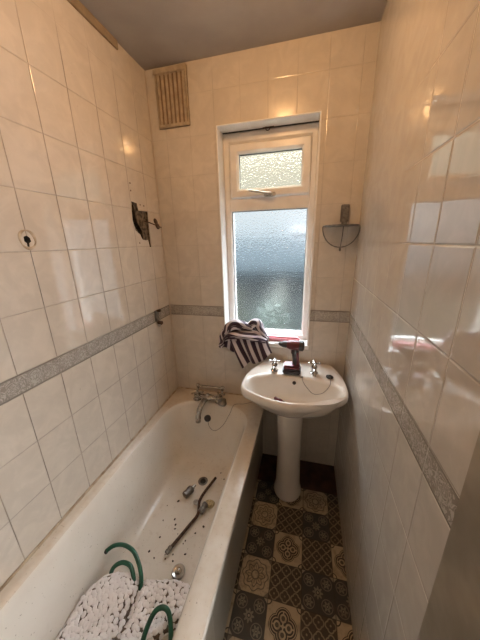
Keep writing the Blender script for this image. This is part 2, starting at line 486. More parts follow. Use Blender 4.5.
frame(bm,fx0+.038,fx1-.038,fz0+.040,1.781,.005,.122,.130,bev=.001); wp('gasket',bm,M['gasket'])
bm=B(); bx(bm,tx0+.047,tx1-.047,.130,.134,tz0+.047,tz1-.047); wp('glass_pane',bm,M['glassT'])
bm=B(); bx(bm,fx0+.036,fx1-.036,.130,.134,fz0+.038,1.784); wp('glass_pane',bm,M['glass'])
# dark seam above the frame
bm=B(); bx(bm,fx0,fx1,.098,.112,fz1-.001,fz1+.003); wp('seal',bm,M['gasket'])
# handle: casting with a lever pointing left
bm=B(); bx(bm,.665,.735,.080,.093,1.850,1.874,bev=.004); lathe(bm,(.706,.080,1.862),[(.012,0),(.013,.008),(.011,.014)],(0,-1,0),14)
tube(bm,[(.708,.064,1.863),(.68,.060,1.866),(.635,.062,1.876),(.575,.066,1.888)],[.009,.008,.007,.006],8,smooth_n=4)
hd=wp('window_handle',bm,M['steel'],smooth=True)
# bent hook under the head
bm=B(); tube(bm,[(.675,.085,2.213),(.676,.080,2.225-.030),(.690,.076,2.190),(.700,.080,2.202)],.0025,6,smooth_n=4)
tube(bm,[(.655,.090,2.208),(.72,.086,2.208)],.003,6)
tagp(obj('hook',bm,M['rust'],at=(.675,.085,2.211)),'small dark bent wire hook under the head of the window recess','hook')

# vent, painted over
v=thing('air_vent',(.157,0,2.24),'painted-over louvred air vent high in the back left corner','vent')
bm=B(); bx(bm,.062,.254,-.008,-.0005,2.235,2.505); obj('backing',bm,M['ventgap'],v,smooth=False)
bm=B(); bx(bm,.058,.258,-.022,-.001,2.485,2.512,bev=.003); bx(bm,.062,.254,-.016,-.001,2.235,2.252,bev=.003)
bx(bm,.062,.070,-.014,-.001,2.25,2.49,bev=.002); bx(bm,.246,.254,-.014,-.001,2.25,2.49,bev=.002); obj('frame',bm,M['vent'],v,smooth=False)
for k in range(7):
    x=.080+k*.0255; b=B()
    loft(b,[[(x-.007,-.0075,z),(x-.002,-.018,z),(x+.005,-.018,z),(x+.009,-.0075,z)] for z in (2.25,2.487)])
    obj('slat',b,M['vent'],v,smooth=False)

# ------------------------------------------------------------------ bath
def rrect(x0,x1,y0,y1,r,z,n=8,ry=None):
    pts=[]
    for (cx,cy,a0) in ((x1-r,y1-r,0),(x0+r,y1-r,PI/2),(x0+r,y0+r,PI),(x1-r,y0+r,1.5*PI)):
        for k in range(n+1):
            a=a0+PI/2*k/n; pts.append(Vector((cx+r*math.cos(a),cy+r*math.sin(a),z)))
    return pts
bath=thing('bathtub',(.35,-.85,0),'cream enamel bathtub along the left wall, dirty inside','bathtub')
bm=B()
secs=[ (rrect(.012,.700,-1.690,-.012,.022,.462)),(rrect(.006,.704,-1.694,-.006,.024,.497)),(rrect(.010,.700,-1.69,-.010,.024,.505)),
 rrect(.034,.668,-1.67,-.075,.11,.505),
 rrect(.050,.632,-1.645,-.125,.175,.502),rrect(.058,.618,-1.63,-.140,.18,.492),rrect(.065,.606,-1.615,-.150,.18,.47),
 rrect(.080,.588,-1.57,-.178,.18,.38),rrect(.094,.576,-1.52,-.210,.17,.27),rrect(.106,.562,-1.47,-.252,.16,.19),
 rrect(.125,.543,-1.44,-.280,.14,.150),rrect(.165,.503,-1.40,-.315,.11,.132),rrect(.25,.42,-1.30,-.40,.06,.126)]
R=loft(bm,secs,False,True)
obj('tub',bm,M['enamel'],bath,auto=60)
bm=B(); bx(bm,.664,.676,-1.70,-.004,.0,.468); obj('side_panel',bm,M['panel'],bath,smooth=False)
bm=B(); bx(bm,.0005,.700,-.0105,-.0005,.497,.512,bev=.002); bx(bm,.0005,.009,-1.69,-.004,.496,.511,bev=.002)
obj('sealant_bead',bm,M['silicone'],bath,smooth=False,label='stained brown sealant along the walls')
bm=B(); lathe(bm,(.361,-.44,.128),[(.030,0),(.031,.004),(.024,.006),(.020,.003),(.0195,-.002)],(0,0,1),24); wst=obj('waste_outlet',bm,M['dullmetal'],bath)
bm=B(); lathe(bm,(.361,-.44,.1285),[(.0185,0),(.018,.0022)],(0,0,1),20); obj('drain_hole',bm,M['rubber'],wst)

# bath mixer tap
t=thing('bath_mixer_tap',(.295,-.11,.505),'chrome bath mixer tap with two handles on the end of the bathtub','tap')
bm=B()
for x in (.225,.365):
    lathe(bm,(x,-.10,.505),[(.026,0),(.027,.005),(.019,.010),(.016,.024),(.020,.030),(.023,.044),(.018,.052)],(0,0,1),18)
tube(bm,[(.225,-.10,.540),(.26,-.105,.542),(.295,-.112,.545),(.33,-.105,.542),(.365,-.10,.540)],[.016,.019,.024,.019,.016],12,smooth_n=4)
lathe(bm,(.295,-.110,.530),[(.014,0),(.020,.006),(.020,.026),(.012,.040),(.010,.046)],(0,0,1),16)
obj('body',bm,M['chrome'],t)
bm=B(); tube(bm,[(.293,-.120,.540),(.285,-.155,.535),(.278,-.185,.515),(.272,-.208,.465),(.270,-.212,.405)],[.0175,.017,.016,.0155,.017],12,smooth_n=5)
obj('spout',bm,M['chrome'],t)
for x in (.225,.365):
    b=B(); lathe(b,(x,-.10,.555),[(.012,0),(.015,.006),(.013,.016),(.006,.022)],(0,0,1),14)
    for a in (0.5,0.5+PI/2):
        dx,dy=math.cos(a)*.032,math.sin(a)*.032
        tube(b,[(x-dx,-.10-dy,.566),(x,-.10,.570),(x+dx,-.10+dy,.566)],.0058,8)
        for s in (-1,1): lathe(b,(x+s*dx,-.10+s*dy,.5655),[(.003,-.007),(.0078,-.003),(.0078,.003),(.003,.007)],(0,0,1),10)
    obj('cross_handle',b,M['chrome'],t)
# horizontal shower bar across the top of the tap
bm=B(); tube(bm,[(.215,-.060,.600),(.375,-.060,.600)],.0075,10)
for x in (.215,.375): lathe(bm,(x,-.060,.583),[(.011,0),(.011,.016),(.015,.022),(.009,.034)],(0,0,1),12); tube(bm,[(x,-.062,.585),(x,-.095,.535)],.007,8)
obj('shower_bar',bm,M['chrome'],t)
bm=B(); lathe(bm,(.392,-.128,.522),[(.019,-.016),(.027,-.010),(.028,.008),(.016,.024),(.009,.036)],(.35,.5,.8),16); obj('diverter_knob',bm,M['dullmetal'],t)
t.location=(.298,-.128,.505); t.scale=(1.18,1.18,.86)
# bath plug and chain
pl=thing('bath_plug',(.30,-.205,.45),'black rubber bath plug hanging by its chain beside the bath tap spout','plug')
bm=B(); lathe(bm,(.330,-.225,.440),[(.006,-.014),(.020,-.010),(.024,.004),(.022,.010),(.006,.012)],(.2,-1,.35),18); obj('stopper',bm,M['rubber'],pl)
def chain(bm,pts,r,n):
    P=catmull(pts,10); L=[0]
    for a,b in zip(P,P[1:]): L.append(L[-1]+(b-a).length)
    for k in range(n):
        s=L[-1]*k/(n-1); i=max(j for j in range(len(L)) if L[j]<=s+1e-9); i=min(i,len(P)-2)
        tt=(s-L[i])/max(1e-9,L[i+1]-L[i]); c=P[i].lerp(P[i+1],tt)
        bmesh.ops.create_icosphere(bm,subdivisions=1,radius=r,matrix=Matrix.Translation(c))
bm=B(); cp=[(.335,-.235,.436),(.350,-.250,.392),(.390,-.255,.372),(.440,-.230,.405),(.475,-.185,.465),(.497,-.135,.509),(.56,-.11,.509),(.62,-.075,.511),(.672,-.050,.510)]
chain(bm,cp,.0024,110); tube(bm,cp,.0011,5,smooth_n=6); lathe(bm,(.676,-.048,.505),[(.008,0),(.006,.006),(.003,.010)],(0,0,1),12); obj('chain',bm,M['dullmetal'],pl)

# ------------------------------------------------------------------ basin
bs=thing('pedestal_basin',(.895,-.25,0),'white ceramic pedestal wash basin under the window','basin')
OUT=[(.690,-.006),(.668,-.09),(.630,-.17),(.609,-.25),(.606,-.33),(.611,-.385),(.632,-.420),(.672,-.440),(.74,-.472),(.81,-.496),(.885,-.506),(.96,-.492),(1.03,-.462),(1.095,-.425),(1.150,-.400),(1.178,-.370),(1.187,-.32),(1.186,-.25),(1.176,-.17),(1.150,-.08),(1.118,-.006)]
cx,cy=.895,-.30
def polarR(poly,a):
    d=Vector((math.cos(a),math.sin(a))); best=None
    for i in range(len(poly)):
        p=Vector(poly[i])-Vector((cx,cy)); q=Vector(poly[(i+1)%len(poly)])-Vector((cx,cy)); e=q-p
        den=d.x*e.y-d.y*e.x
        if abs(den)<1e-9: continue
        tt=(p.x*e.y-p.y*e.x)/den; s=(p.x*d.y-p.y*d.x)/den
        if tt>0 and -1e-6<=s<=1+1e-6 and (best is None or tt>best): best=tt
    return best
NA=112
ang=[2*PI*k/NA for k in range(NA)]
Ro=[polarR(OUT,a) for a in ang]
Rs=[(Ro[i-1]+2*Ro[i]+Ro[(i+1)%NA])/4 for i in range(NA)]
bcx,bcy=.899,-.335
def ell(a,A_,Bf,Bb,sx=1):
    # bowl opening, expressed as points
    e_=2/2.5; c_,s_=math.cos(a),math.sin(a)
    return (bcx+A_*math.copysign(abs(c_)**e_,c_), bcy+(Bb if s_>0 else Bf)*math.copysign(abs(s_)**e_,s_))
def oring(s,z,inset=0):
    out=[]
    for i,a in enumerate(ang):
        r=Rs[i]*s-inset; x=cx+r*math.cos(a); y=cy+r*math.sin(a); out.append(Vector((x,min(y,-.004),z)))
    return out
def ering(A_,Bf,Bb,z,mixo=0):
    o=[]
    for i,a in enumerate(ang):
        x,y=ell(a,A_,Bf,Bb); o.append(Vector((x,y,z)))
    return o
def blend(r1,r2,t,z):
    return [Vector((a.x*(1-t)+b.x*t,a.y*(1-t)+b.y*t,z)) for a,b in zip(r1,r2)]
ped=[Vector((.885+.085*math.cos(a),-.235+.075*math.sin(a),0)) for a in ang]
o0=oring(1,.8)
e0=ering(.266,.146,.128,.82)
rings=[]
rings.append(blend(o0,ped,.97,.632))
rings.append(blend(o0,ped,.86,.640))
rings.append(blend(o0,ped,.60,.658)); rings.append(blend(o0,ped,.36,.700)); rings.append(blend(o0,ped,.18,.742)); rings.append(blend(o0,ped,.07,.765))
rings.append(oring(1,.775,.007)); rings.append(oring(1,.786,.001)); rings.append(oring(1,.808,.000)); rings.append(oring(1,.820,.005)); rings.append(oring(1,.824,.013))
rings.append(blend(oring(1,.82,.02),e0,.35,.822)); rings.append(blend(o0,e0,.85,.819)); rings.append(ering(.262,.142,.124,.814)); rings.append(ering(.254,.136,.118,.798))
rings.append(ering(.240,.124,.108,.765)); rings.append(ering(.205,.102,.090,.718)); rings.append(ering(.155,.074,.066,.684)); rings.append(ering(.085,.042,.038,.671)); rings.append(ering(.025,.022,.02,.669))
bm=B(); loft(bm,rings,True,True)
bowl=obj('bowl',bm,M['ceramic'],bs,auto=70)
bm=B(); pr=[]
for z,rx,ry,yc in ((0,.088,.100,-.255),(.012,.090,.102,-.255),(.030,.084,.094,-.252),(.07,.078,.084,-.248),(.25,.074,.078,-.243),(.45,.076,.078,-.238),(.58,.082,.080,-.235),(.652,.098,.088,-.235)):
    pr.append([Vector((.885+rx*math.cos(a),yc+ry*math.sin(a),z)) for a in [2*PI*k/40 for k in range(40)]])
loft(bm,pr); obj('pedestal',bm,M['ceramic'],bs)
bm=B(); lathe(bm,(.900,-.226,.785),[(.010,0),(.011,.003),(.008,.004)],(0,-1,.35),16); obj('overflow',bm,M['rubber'],bs)
bm=B(); lathe(bm,(.899,-.335,.6695),[(.022,0),(.023,.003),(.016,.0045),(.015,.002)],(0,0,1),20); obj('waste_outlet',bm,M['chrome'],bs)
# basin taps
def ptap(x,y,label):
    t=thing('basin_tap',(x,y,.822),label,'tap','pair of chrome pillar taps on the basin')
    b=B(); lathe(b,(x,y,.822),[(.022,0),(.023,.004),(.017,.008),(.015,.028),(.018,.034),(.018,.044),(.012,.050),(.010,.060)],(0,0,1),18); 
    obj('body',b,M['chrome'],t)
    b=B(); tube(b,[(x,y-.008,.852),(x,y-.035,.858),(x,y-.062,.852),(x,y-.075,.838)],[.012,.011,.0095,.010],10,smooth_n=4); obj('spout',b,M['chrome'],t)
    b=B(); lathe(b,(x,y,.880),[(.009,0),(.014,.006),(.012,.014),(.005,.018)],(0,0,1),14)
    for a in (.1,.1+PI/2):
        dx,dy=math.cos(a)*.030,math.sin(a)*.030
        tube(b,[(x-dx,y-dy,.887),(x+dx,y+dy,.887)],.0055,8)
        for s in (-1,1): lathe(b,(x+s*dx,y+s*dy,.887),[(.003,-.006),(.0072,-.003),(.0072,.003),(.003,.006)],(0,0,1),10)
    obj('cross_handle',b,M['chrome'],t)
ptap(.775,-.165,'chrome cross-head basin tap left of the drill, by the towel')
ptap(1.012,-.150,'chrome cross-head basin tap right of the drill')
# basin plug and chain
pl=thing('basin_plug',(1.10,-.195,.823),'dark rubber basin plug lying on the right of the basin rim','plug')
bm=B(); lathe(bm,(1.098,-.195,.8245),[(.017,0),(.021,.004),(.021,.009),(.012,.012),(.005,.014),(.004,.019)],(.1,0,1),18); obj('stopper',bm,M['rubber'],pl)
cp=[(1.098,-.197,.842),(1.100,-.228,.834),(1.095,-.262,.812),(1.060,-.285,.775),(1.010,-.290,.765),(.972,-.262,.785),(.950,-.238,.806),(.942,-.222,.829)]
bm=B(); chain(bm,cp,.0022,80); tube(bm,cp,.001,5,smooth_n=6); lathe(bm,(.942,-.218,.821),[(.008,0),(.007,.006),(.003,.010)],(0,0,1),12); obj('chain',bm,M['dullmetal'],pl)

# drill standing on its battery on the back of the basin
dr=thing('cordless_drill',(.885,-.15,.823),'red and black cordless drill standing on its battery between the basin taps','drill')
def zf(z): return z
bm=B(); bx(bm,.822,.938,-.215,-.125,.8245,.858,bev=.008); bat=obj('battery',bm,M['black'],dr)
bm=B(); bx(bm,.826,.934,-.211,-.129,.859,.884,bev=.009); obj('battery_clip',bm,M['red'],bat,label='dark red battery clip')
bm=B()
hs=[(.905,-.168,.880,.026,.024),(.903,-.168,.905,.020,.019),(.899,-.168,.935,.0195,.018),(.897,-.168,.965,.022,.019),(.900,-.168,.990,.026,.022)]
loft(bm,[[Vector((x+rx*math.cos(a),y+ry*math.sin(a),z)) for a in [2*PI*k/20 for k in range(20)]] for x,y,z,rx,ry in hs])
hnd=obj('handle',bm,M['black'],dr)
bm=B()
hs=[(.914,-.1675,.882,.014,.026),(.914,-.1675,.91,.0115,.0205),(.910,-.1675,.94,.012,.0195),(.908,-.1675,.97,.013,.020)]
loft(bm,[[Vector((x+rx*math.cos(a),y+ry*math.sin(a),z)) for a in [2*PI*k/16 for k in range(16)]] for x,y,z,rx,ry in hs]); obj('grip_panel',bm,M['red'],hnd,label='dark red grip panel')
bm=B(); lathe(bm,(.947,-.165,1.010),[(.018,0),(.028,.004),(.031,.02),(.032,.055),(.030,.085),(.025,.098),(.022,.104)],(-1,0,.04),22); obj('motor_body',bm,M['red'],dr)
bm=B(); lathe(bm,(.953,-.165,1.010),[(.016,0),(.027,.003),(.033,.010),(.033,.030),(.0325,.033)],(-1,0,.04),22); obj('rear_cap',bm,M['black'],dr)
bm=B(); lathe(bm,(.845,-.165,1.0145),[(.022,0),(.023,.008),(.020,.028),(.014,.044),(.008,.052),(.004,.056)],(-1,0,.04),18); chk=obj('chuck',bm,M['black'],dr)
bm=B(); lathe(bm,(.790,-.165,1.0165),[(.0035,0),(.0035,.020),(.002,.028)],(-1,0,.04),8); obj('bit',bm,M['steel'],chk,label='steel drill bit')
bm=B(); bx(bm,.871,.882,-.174,-.162,.955,.982,bev=.003); obj('trigger',bm,M['red'],hnd,label='dark red trigger')

dr.scale=(.93,.93,.93)
# small red-handled tool lying in the bowl
sd=thing('screwdriver',(.86,-.36,.70),'small red and black screwdriver lying in the basin bowl','screwdriver')
bm=B(); 
sax=Vector((1,-.42,-.10))
lathe(bm,(.790,-.283,.705),[(.006,0),(.010,.004),(.009,.02),(.0105,.035),(.010,.050),(.006,.056)],sax,12); obj('handle',bm,M['red'],sd)
bm=B(); lathe(bm,(.790+.049,-.283-.0205,.7005),[(.006,0),(.006,.012),(.0035,.016),(.0035,.060),(.005,.064)],sax,10); obj('shaft',bm,M['black'],sd)

# pink item on sill
bm=B(); 
bx(bm,.688,.915,.030,.070,WZ0+.0125,WZ0+.046,bev=.010)
pk=obj('razor_case',bm,M['pink'],at=(.80,.05,WZ0+.0125),label='long pink plastic case lying on the window sill behind the drill',cat='case')

# ------------------------------------------------------------------ towel
def towel():
    bm=B(); uv=bm.loops.layers.uv.new('UVMap')
    def sheet(fn,nu,nv,uvf=None,closed=False):
        V=[[bm.verts.new(fn(i/nu,j/nv)) for i in range(nu+1)] for j in range(nv+1)]
        for j in range(nv):
            for i in range(nu):
                f=bm.faces.new((V[j][i],V[j][i+1],V[j+1][i+1],V[j+1][i]))
                for l,(a,b) in zip(f.loops,((i,j),(i+1,j),(i+1,j+1),(i,j+1))):
                    l[uv].uv=uvf(a/nu,b/nv) if uvf else (a/nu,b/nv)
    # hanging flap: four corners on the wall plane, folds push it out
    TL=Vector((.430,0,.995)); TR=Vector((.705,0,.970)); BL=Vector((.548,0,.772)); BR=Vector((.745,0,.868))
    def flap(u,v):
        top=TL.lerp(TR,u); bot=BL.lerp(BR,u)
        p=top.lerp(bot,v)
        zig=.020*math.sin(u*PI*3.2+.4)*v
        p.z+=-zig*.5+ .018*math.sin(u*9)*v
        out=.045+.018*math.sin(u*2*PI*2.6+v*1.2)*(.35+.65*v)+.020*v
        # over the front edge of the sill
        return Vector((p.x,-out+.035*(1-v)**4,p.z))
    sheet(flap,56,26)
    def back(u,v):      # second layer peeping out at left, short
        top=Vector((.408,0,1.015)).lerp(Vector((.50,0,.985)),u); bot=Vector((.384,0,.905)).lerp(Vector((.50,0,.86)),u)
        p=top.lerp(bot,v); return Vector((p.x,-.028-.010*math.sin(u*8+v*2)-.01*v,p.z))
    sheet(back,20,14,lambda a,b:(a*.42+.1,b))
    # rolled folds heaped on the sill: fat wrinkled lobes, stripes along them
    def roll(P,rad,ph,du):
        pts=catmull(P,7); n=len(pts)-1; seg=26
        def fn(u,v):
            i=min(int(v*n),n-1); c=pts[i].lerp(pts[i+1],v*n-i); t=(pts[i+1]-pts[i]).normalized()
            nn=t.cross(Vector((0,0,1))).normalized(); bb=nn.cross(t)
            a=2*PI*u; w=math.sin(PI*min(1,max(0,.06+v*.88)))**.45
            r=rad*w*(1+.16*math.sin(3*a+ph+v*5)+.09*math.sin(7*a-v*8+ph))
            return c+nn*math.cos(a)*r*1.15+bb*math.sin(a)*r*.8
        sheet(fn,seg,40,lambda a,b:(a*du+.08*math.sin(b*7+ph),b))
    z0=WZ0+.012
    roll([(.425,-.010,z0+.035),(.47,.005,z0+.060),(.53,.012,z0+.062),(.60,.008,z0+.052),(.66,.006,z0+.036),(.705,-.006,z0+.02)],.046,.3,1.15)
    roll([(.420,-.035,z0+.060),(.45,-.025,z0+.105),(.50,-.02,z0+.125),(.555,-.015,z0+.115),(.605,-.010,z0+.095)],.036,1.7,.85)
    roll([(.56,.00,z0+.085),(.60,.00,z0+.125),(.632,.002,z0+.140),(.655,.00,z0+.10),(.69,-.006,z0+.045)],.030,2.6,.85)
    roll([(.415,-.045,z0+.02),(.47,-.050,z0+.055),(.55,-.050,z0+.062),(.63,-.046,z0+.048),(.70,-.036,z0+.022)],.028,4.1,.7)
    roll([(.412,-.038,z0+.085),(.398,-.040,z0+.04),(.392,-.042,z0-.01),(.390,-.040,z0-.045)],.017,.9,.6)
    o=obj('towel',bm,M['towel'],at=(.56,-.03,WZ0+.012),auto=80,label='crumpled dark and white striped towel draped over the window sill',cat='towel')
    m=o.modifiers.new('s','SOLIDIFY'); m.thickness=.005; m.offset=0
towel()

# ------------------------------------------------------------------ rack on the back wall
rk=thing('shower_caddy',(1.12,0,1.66),'grey half-round metal shelf with a wire hoop, right of the window','rack')
bm=B(); bx(bm,1.102,1.144,-.024,-.001,1.683,1.772,bev=.003); obj('wall_bracket',bm,M['dullmetal'],rk)
bm=B(); loft(bm,[[Vector((1.108+.094*math.cos(PI+PI*k/24)*w_,-.003+.125*math.sin(PI+PI*k/24)*w_,z)) for k in range(25)] for z,w_ in ((1.6605,.97),(1.661,1),(1.6675,1),(1.668,.97))]); obj('shelf',bm,M['dullmetal'],rk,auto=30)
bm=B(); bx(bm,1.110,1.138,-.020,-.001,1.669,1.684,bev=.001); obj('shelf_clip',bm,M['dullmetal'],rk,smooth=False)
bm=B(); pts=[]
for k in range(25):
    a=PI+PI*k/24; pts.append((1.108+.096*math.cos(a),-.040+.012*math.sin(a)*1,1.660+.108*math.sin(a)))
tube(bm,pts,.0030,8); obj('hoop',bm,M['dullmetal'],rk)
bm=B(); tube(bm,[(1.120,-.034,1.662),(1.117,-.045,1.61),(1.110,-.050,1.545)],.0026,8)
lathe(bm,(1.110,-.050,1.548),[(.005,0),(.006,-.004),(.006,-.014),(.003,-.017)],(0,0,1),10); obj('rod',bm,M['dullmetal'],rk)

# fittings on the left wall
vf=thing('shower_pipe_stub',(.02,-.12,1.70),'thin dark pipe with a small valve sticking out beside the broken wall hole','pipe')
bm=B(); tube(bm,[(-.05,-.185,1.738),(.01,-.150,1.716),(.045,-.120,1.697),(.062,-.105,1.688)],.0032,8); obj('pipe',bm,M['rust'],vf)
bm=B(); lathe(bm,(.048,-.122,1.690),[(.004,-.012),(.010,-.006),(.012,.010),(.008,.022),(.011,.030),(.009,.046),(.004,.052)],(-.35,0,1),12); obj('valve',bm,M['rust'],vf)
wf=thing('wall_bracket',(0,-.175,1.13),'corroded grey metal bracket on the left wall over the patterned border','bracket')
bm=B(); bx(bm,.0005,.008,-.200,-.158,1.108,1.182,bev=.003); obj('plate',bm,M['dullmetal'],wf)
bm=B(); lathe(bm,(.007,-.176,1.176),[(.007,0),(.007,.012),(.010,.014),(.008,.026)],(1,0,.1),12); obj('stub',bm,M['rust'],wf)
bm=B(); lathe(bm,(.006,-.180,1.100),[(.010,0),(.013,.004),(.011,.022),(.014,.028),(.008,.034)],(1,0,-.15),12)
obj('stub',bm,M['rust'],wf)
bm=B(); lathe(bm,(.010,-.182,1.083),[(.008,0),(.010,.008),(.007,.018)],(1,0,-.6),12); obj('nut',bm,M['steel'],wf,label='bare steel nut')

# ------------------------------------------------------------------ things lying in the bath
def resample(P,n): return P
rod=thing('rusty_pipe',(.39,-.64,.15),'long bent rusty brown pipe lying across the bottom of the bathtub','pipe')
bm=B(); tube(bm,[(.352,-.845,.150),(.374,-.783,.148),(.395,-.725,.147),(.418,-.664,.148),(.412,-.625,.149),(.399,-.585,.150),(.404,-.535,.150),(.420,-.478,.150),(.440,-.415,.151)],.0082,10,smooth_n=5); obj('pipe',bm,M['rust'],rod)
bm=B(); lathe(bm,(.344,-.868,.151),[(.008,0),(.012,.003),(.012,.014),(.010,.016),(.013,.022),(.012,.032)],(.3,.9,0),8); obj('end_fitting',bm,M['dullmetal'],rod)
def fitting(name,c,ax,prof,lab,mat='dullmetal'):
    b=B(); lathe(b,c,prof,ax,14); return obj(name,b,M[mat],at=(c[0],c[1],c[2]-.01),label=lab,cat='fitting')
f1=thing('tap_cartridge',(.32,-.54,.133),'grey metal tap cartridge lying by the plughole in the bathtub','fitting')
bm=B(); lathe(bm,(.300,-.580,.158),[(.012,0),(.021,.004),(.021,.034),(.023,.036),(.023,.056),(.018,.062),(.014,.064)],(.4,.9,0),8); obj('casing',bm,M['dullmetal'],f1)
bm=B(); lathe(bm,(.326,-.522,.158),[(.013,0),(.013,.010),(.008,.012),(.008,.026)],(.4,.9,0),12); obj('spindle',bm,M['chrome'],f1)
fitting('pipe_coupling',(.428,-.645,.150),(.25,1,.05),[(.010,0),(.017,.004),(.017,.022),(.014,.025),(.014,.040),(.017,.043),(.017,.055),(.008,.060)],'short grey pipe coupling lying against the rusty pipe, beside the sponge piece')
fitting('pipe_nut',(.380,-.590,.143),(0,.2,1),[(.012,-.006),(.016,-.004),(.016,.006),(.012,.008)],'small pale metal nut lying left of the bend in the rusty pipe','steel')
bm=B(); 
loft(bm,[[Vector((.462+rx*math.cos(a)*(1+.12*math.sin(3*a+z*40)),-.580+ry*math.sin(a),z)) for a in [2*PI*k/18 for k in range(18)]] for z,rx,ry in ((.1335,.024,.018),(.138,.028,.021),(.150,.027,.021),(.156,.021,.016))])
obj('sponge',bm,M['sponge'],at=(.462,-.580,.1335),label='small torn piece of yellow sponge in the bathtub beside the rusty pipe',cat='sponge')
wc=thing('drain_cover',(.433,-.915,.135),'round shiny steel drain cover lying in the bathtub above the white mat','drain cover')
bm=B(); lathe(bm,(.433,-.915,.136),[(.010,0),(.030,.001),(.031,.006),(.026,.012),(.020,.010),(.016,.009)],(.05,-.12,1),28); obj('rim',bm,M['steel'],wc)
bm=B(); lathe(bm,(.433,-.915,.1455),[(.0155,0),(.013,.006),(.007,.010),(.003,.011)],(.05,-.12,1),20); obj('dome',bm,M['chrome'],wc)
# chips of debris, each one separate
chips=[(.268,-.80),(.300,-.70),(.325,-.745),(.318,-.725),(.352,-.765),(.400,-.80),(.405,-.785),(.335,-.865),(.372,-.855),(.345,-.88),(.385,-.88),(.43,-.84),(.455,-.36),(.49,-.40),(.24,-.72),(.25,-.87),(.29,-.89),(.44,-.74),(.47,-.70),(.22,-.64),(.27,-.60)]
first=None
for i,(x,y) in enumerate(chips):
    if first is None:
        b=B(); bmesh.ops.create_icosphere(b,subdivisions=1,radius=.0048)
        for vv in b.verts: vv.co*=random.uniform(.7,1.25); vv.co.z*=.45
        first=obj('rubble_chip',b,M['grit'],smooth=False,label='tiny dark chip of rubble scattered on the bottom of the bathtub',cat='rubble',group='rubble chips in the bathtub'); o=first
    else:
        o=first.copy(); COL.objects.link(o)
    o.location=(x,y,.1345); o.rotation_euler=(0,0,random.uniform(0,6)); s=random.uniform(.6,1.5); o.scale=(s*random.uniform(.8,1.9),s,s)

# white pebble-textured bath mat bundled up in the bath
MAT=[(.135,-1.47),(.098,-1.30),(.096,-1.20),(.100,-1.13),(.112,-1.075),(.150,-1.028),(.205,-1.008),(.265,-.990),(.300,-1.000),(.345,-.985),(.40,-.978),(.46,-.968),(.52,-.972),(.566,-1.000),(.570,-1.045),(.550,-1.085),(.495,-1.125),(.455,-1.175),(.430,-1.25),(.42,-1.36),(.40,-1.47)]
def inpoly(x,y,P):
    c=False
    for i in range(len(P)):
        x1,y1=P[i]; x2,y2=P[i-1]
        if (y1>y)!=(y2>y) and x<(x2-x1)*(y-y1)/(y2-y1)+x1: c=not c
    return c
def dpoly(x,y,P):
    d=9
    for i in range(len(P)):
        a=Vector(P[i]); b=Vector(P[i-1]); e=b-a; t_=max(0,min(1,((Vector((x,y))-a).dot(e))/e.length_squared)); d=min(d,(Vector((x,y))-(a+e*t_)).length)
    return d if inpoly(x,y,P) else -d
def hmat(x,y):
    d=dpoly(x,y,MAT)
    if d<0: return .150+.04*max(0,min(1,(x-.5)/.06))
    k=min(1,d/.032); dome=math.sqrt(max(0,1-(1-k)**2))
    crease=(x-.318)+(y+1.02)*.10
    cr=math.exp(-(crease/.016)**2)*.012
    lobe=(.016 if crease<0 else 0)+.012*math.sin(x*21+y*9)+.008*math.sin(y*31-x*12)
    return .150+.04*max(0,min(1,(x-.5)/.06))+dome*(.068+lobe-.03*max(0,min(1,(x-.5)/.06)))-cr*dome
ma=thing('bath_mat',(.32,-1.2,.135),'white pebble-textured bath mat bundled at the near end of the bathtub','mat')
bm=B(); N=84; 
import itertools
rg=[]
mc=Vector((.31,-1.2))
per=[]
for i in range(len(MAT)):
    a=Vector(MAT[i]); b=Vector(MAT[(i+1)%len(MAT)])
    for k in range(4): per.append(a.lerp(b,k/4))
rg=[[Vector((p.x+(mc.x-p.x)*.03,p.y+(mc.y-p.y)*.03,.137)) for p in per],[Vector((min(p.x,.548),p.y,.147)) for p in per]]
for t_ in (.02,.05,.09,.14,.2,.28,.38,.5,.62,.75,.88,.97):
    rg.append([Vector((*(p.lerp(mc,t_)),hmat(*(p.lerp(mc,t_)))-.004)) for p in per])
loft(bm,rg); obj('backing',bm,M['matback'],ma)
bm=B(); cnt=0
pts=[]
random.seed(3)
cell={}
for _ in range(14000):
    x=random.uniform(.09,.56); y=random.uniform(-1.36,-.965); ci=int(x/.0125); cj=int(y/.0125)
    if any((x-a)**2+(y-b)**2<.0125**2 for i in (-1,0,1) for j in (-1,0,1) for a,b in cell.get((ci+i,cj+j),())): continue
    if dpoly(x,y,MAT)<.002: continue
    cell.setdefault((ci,cj),[]).append((x,y)); pts.append((x,y))
for (x,y) in pts:
    e=.004; z=hmat(x,y); gx=(hmat(x+e,y)-hmat(x-e,y))/(2*e); gy=(hmat(x,y+e)-hmat(x,y-e))/(2*e)
    n=Vector((-gx,-gy,1)).normalized(); q=n.to_track_quat('Z','Y').to_matrix().to_4x4()
    sx=random.uniform(.0112,.0150); sy=random.uniform(.0090,.0118)
    m4=Matrix.Translation((x,y,z+random.uniform(-.001,.001)))@q@Matrix.Rotation(random.uniform(-.22,.22),4,'X')@Matrix.Rotation(random.uniform(0,PI),4,'Z')@Matrix.Diagonal((sx,sy,.0024,1))
    bmesh.ops.create_uvsphere(bm,u_segments=9,v_segments=5,radius=1,matrix=m4)
obj('pebble_surface',bm,M['pebble'],ma,auto=180)
# side underside band of the folded mat on the right
bm=B(); sb=[(.548,-1.035,.160),(.525,-1.088,.162),(.490,-1.130,.162),(.452,-1.180,.160),(.43,-1.25,.158),(.42,-1.35,.156)]
tube(bm,sb,.021,12,smooth_n=5); obj('rolled_edge',bm,M['matside'],ma)

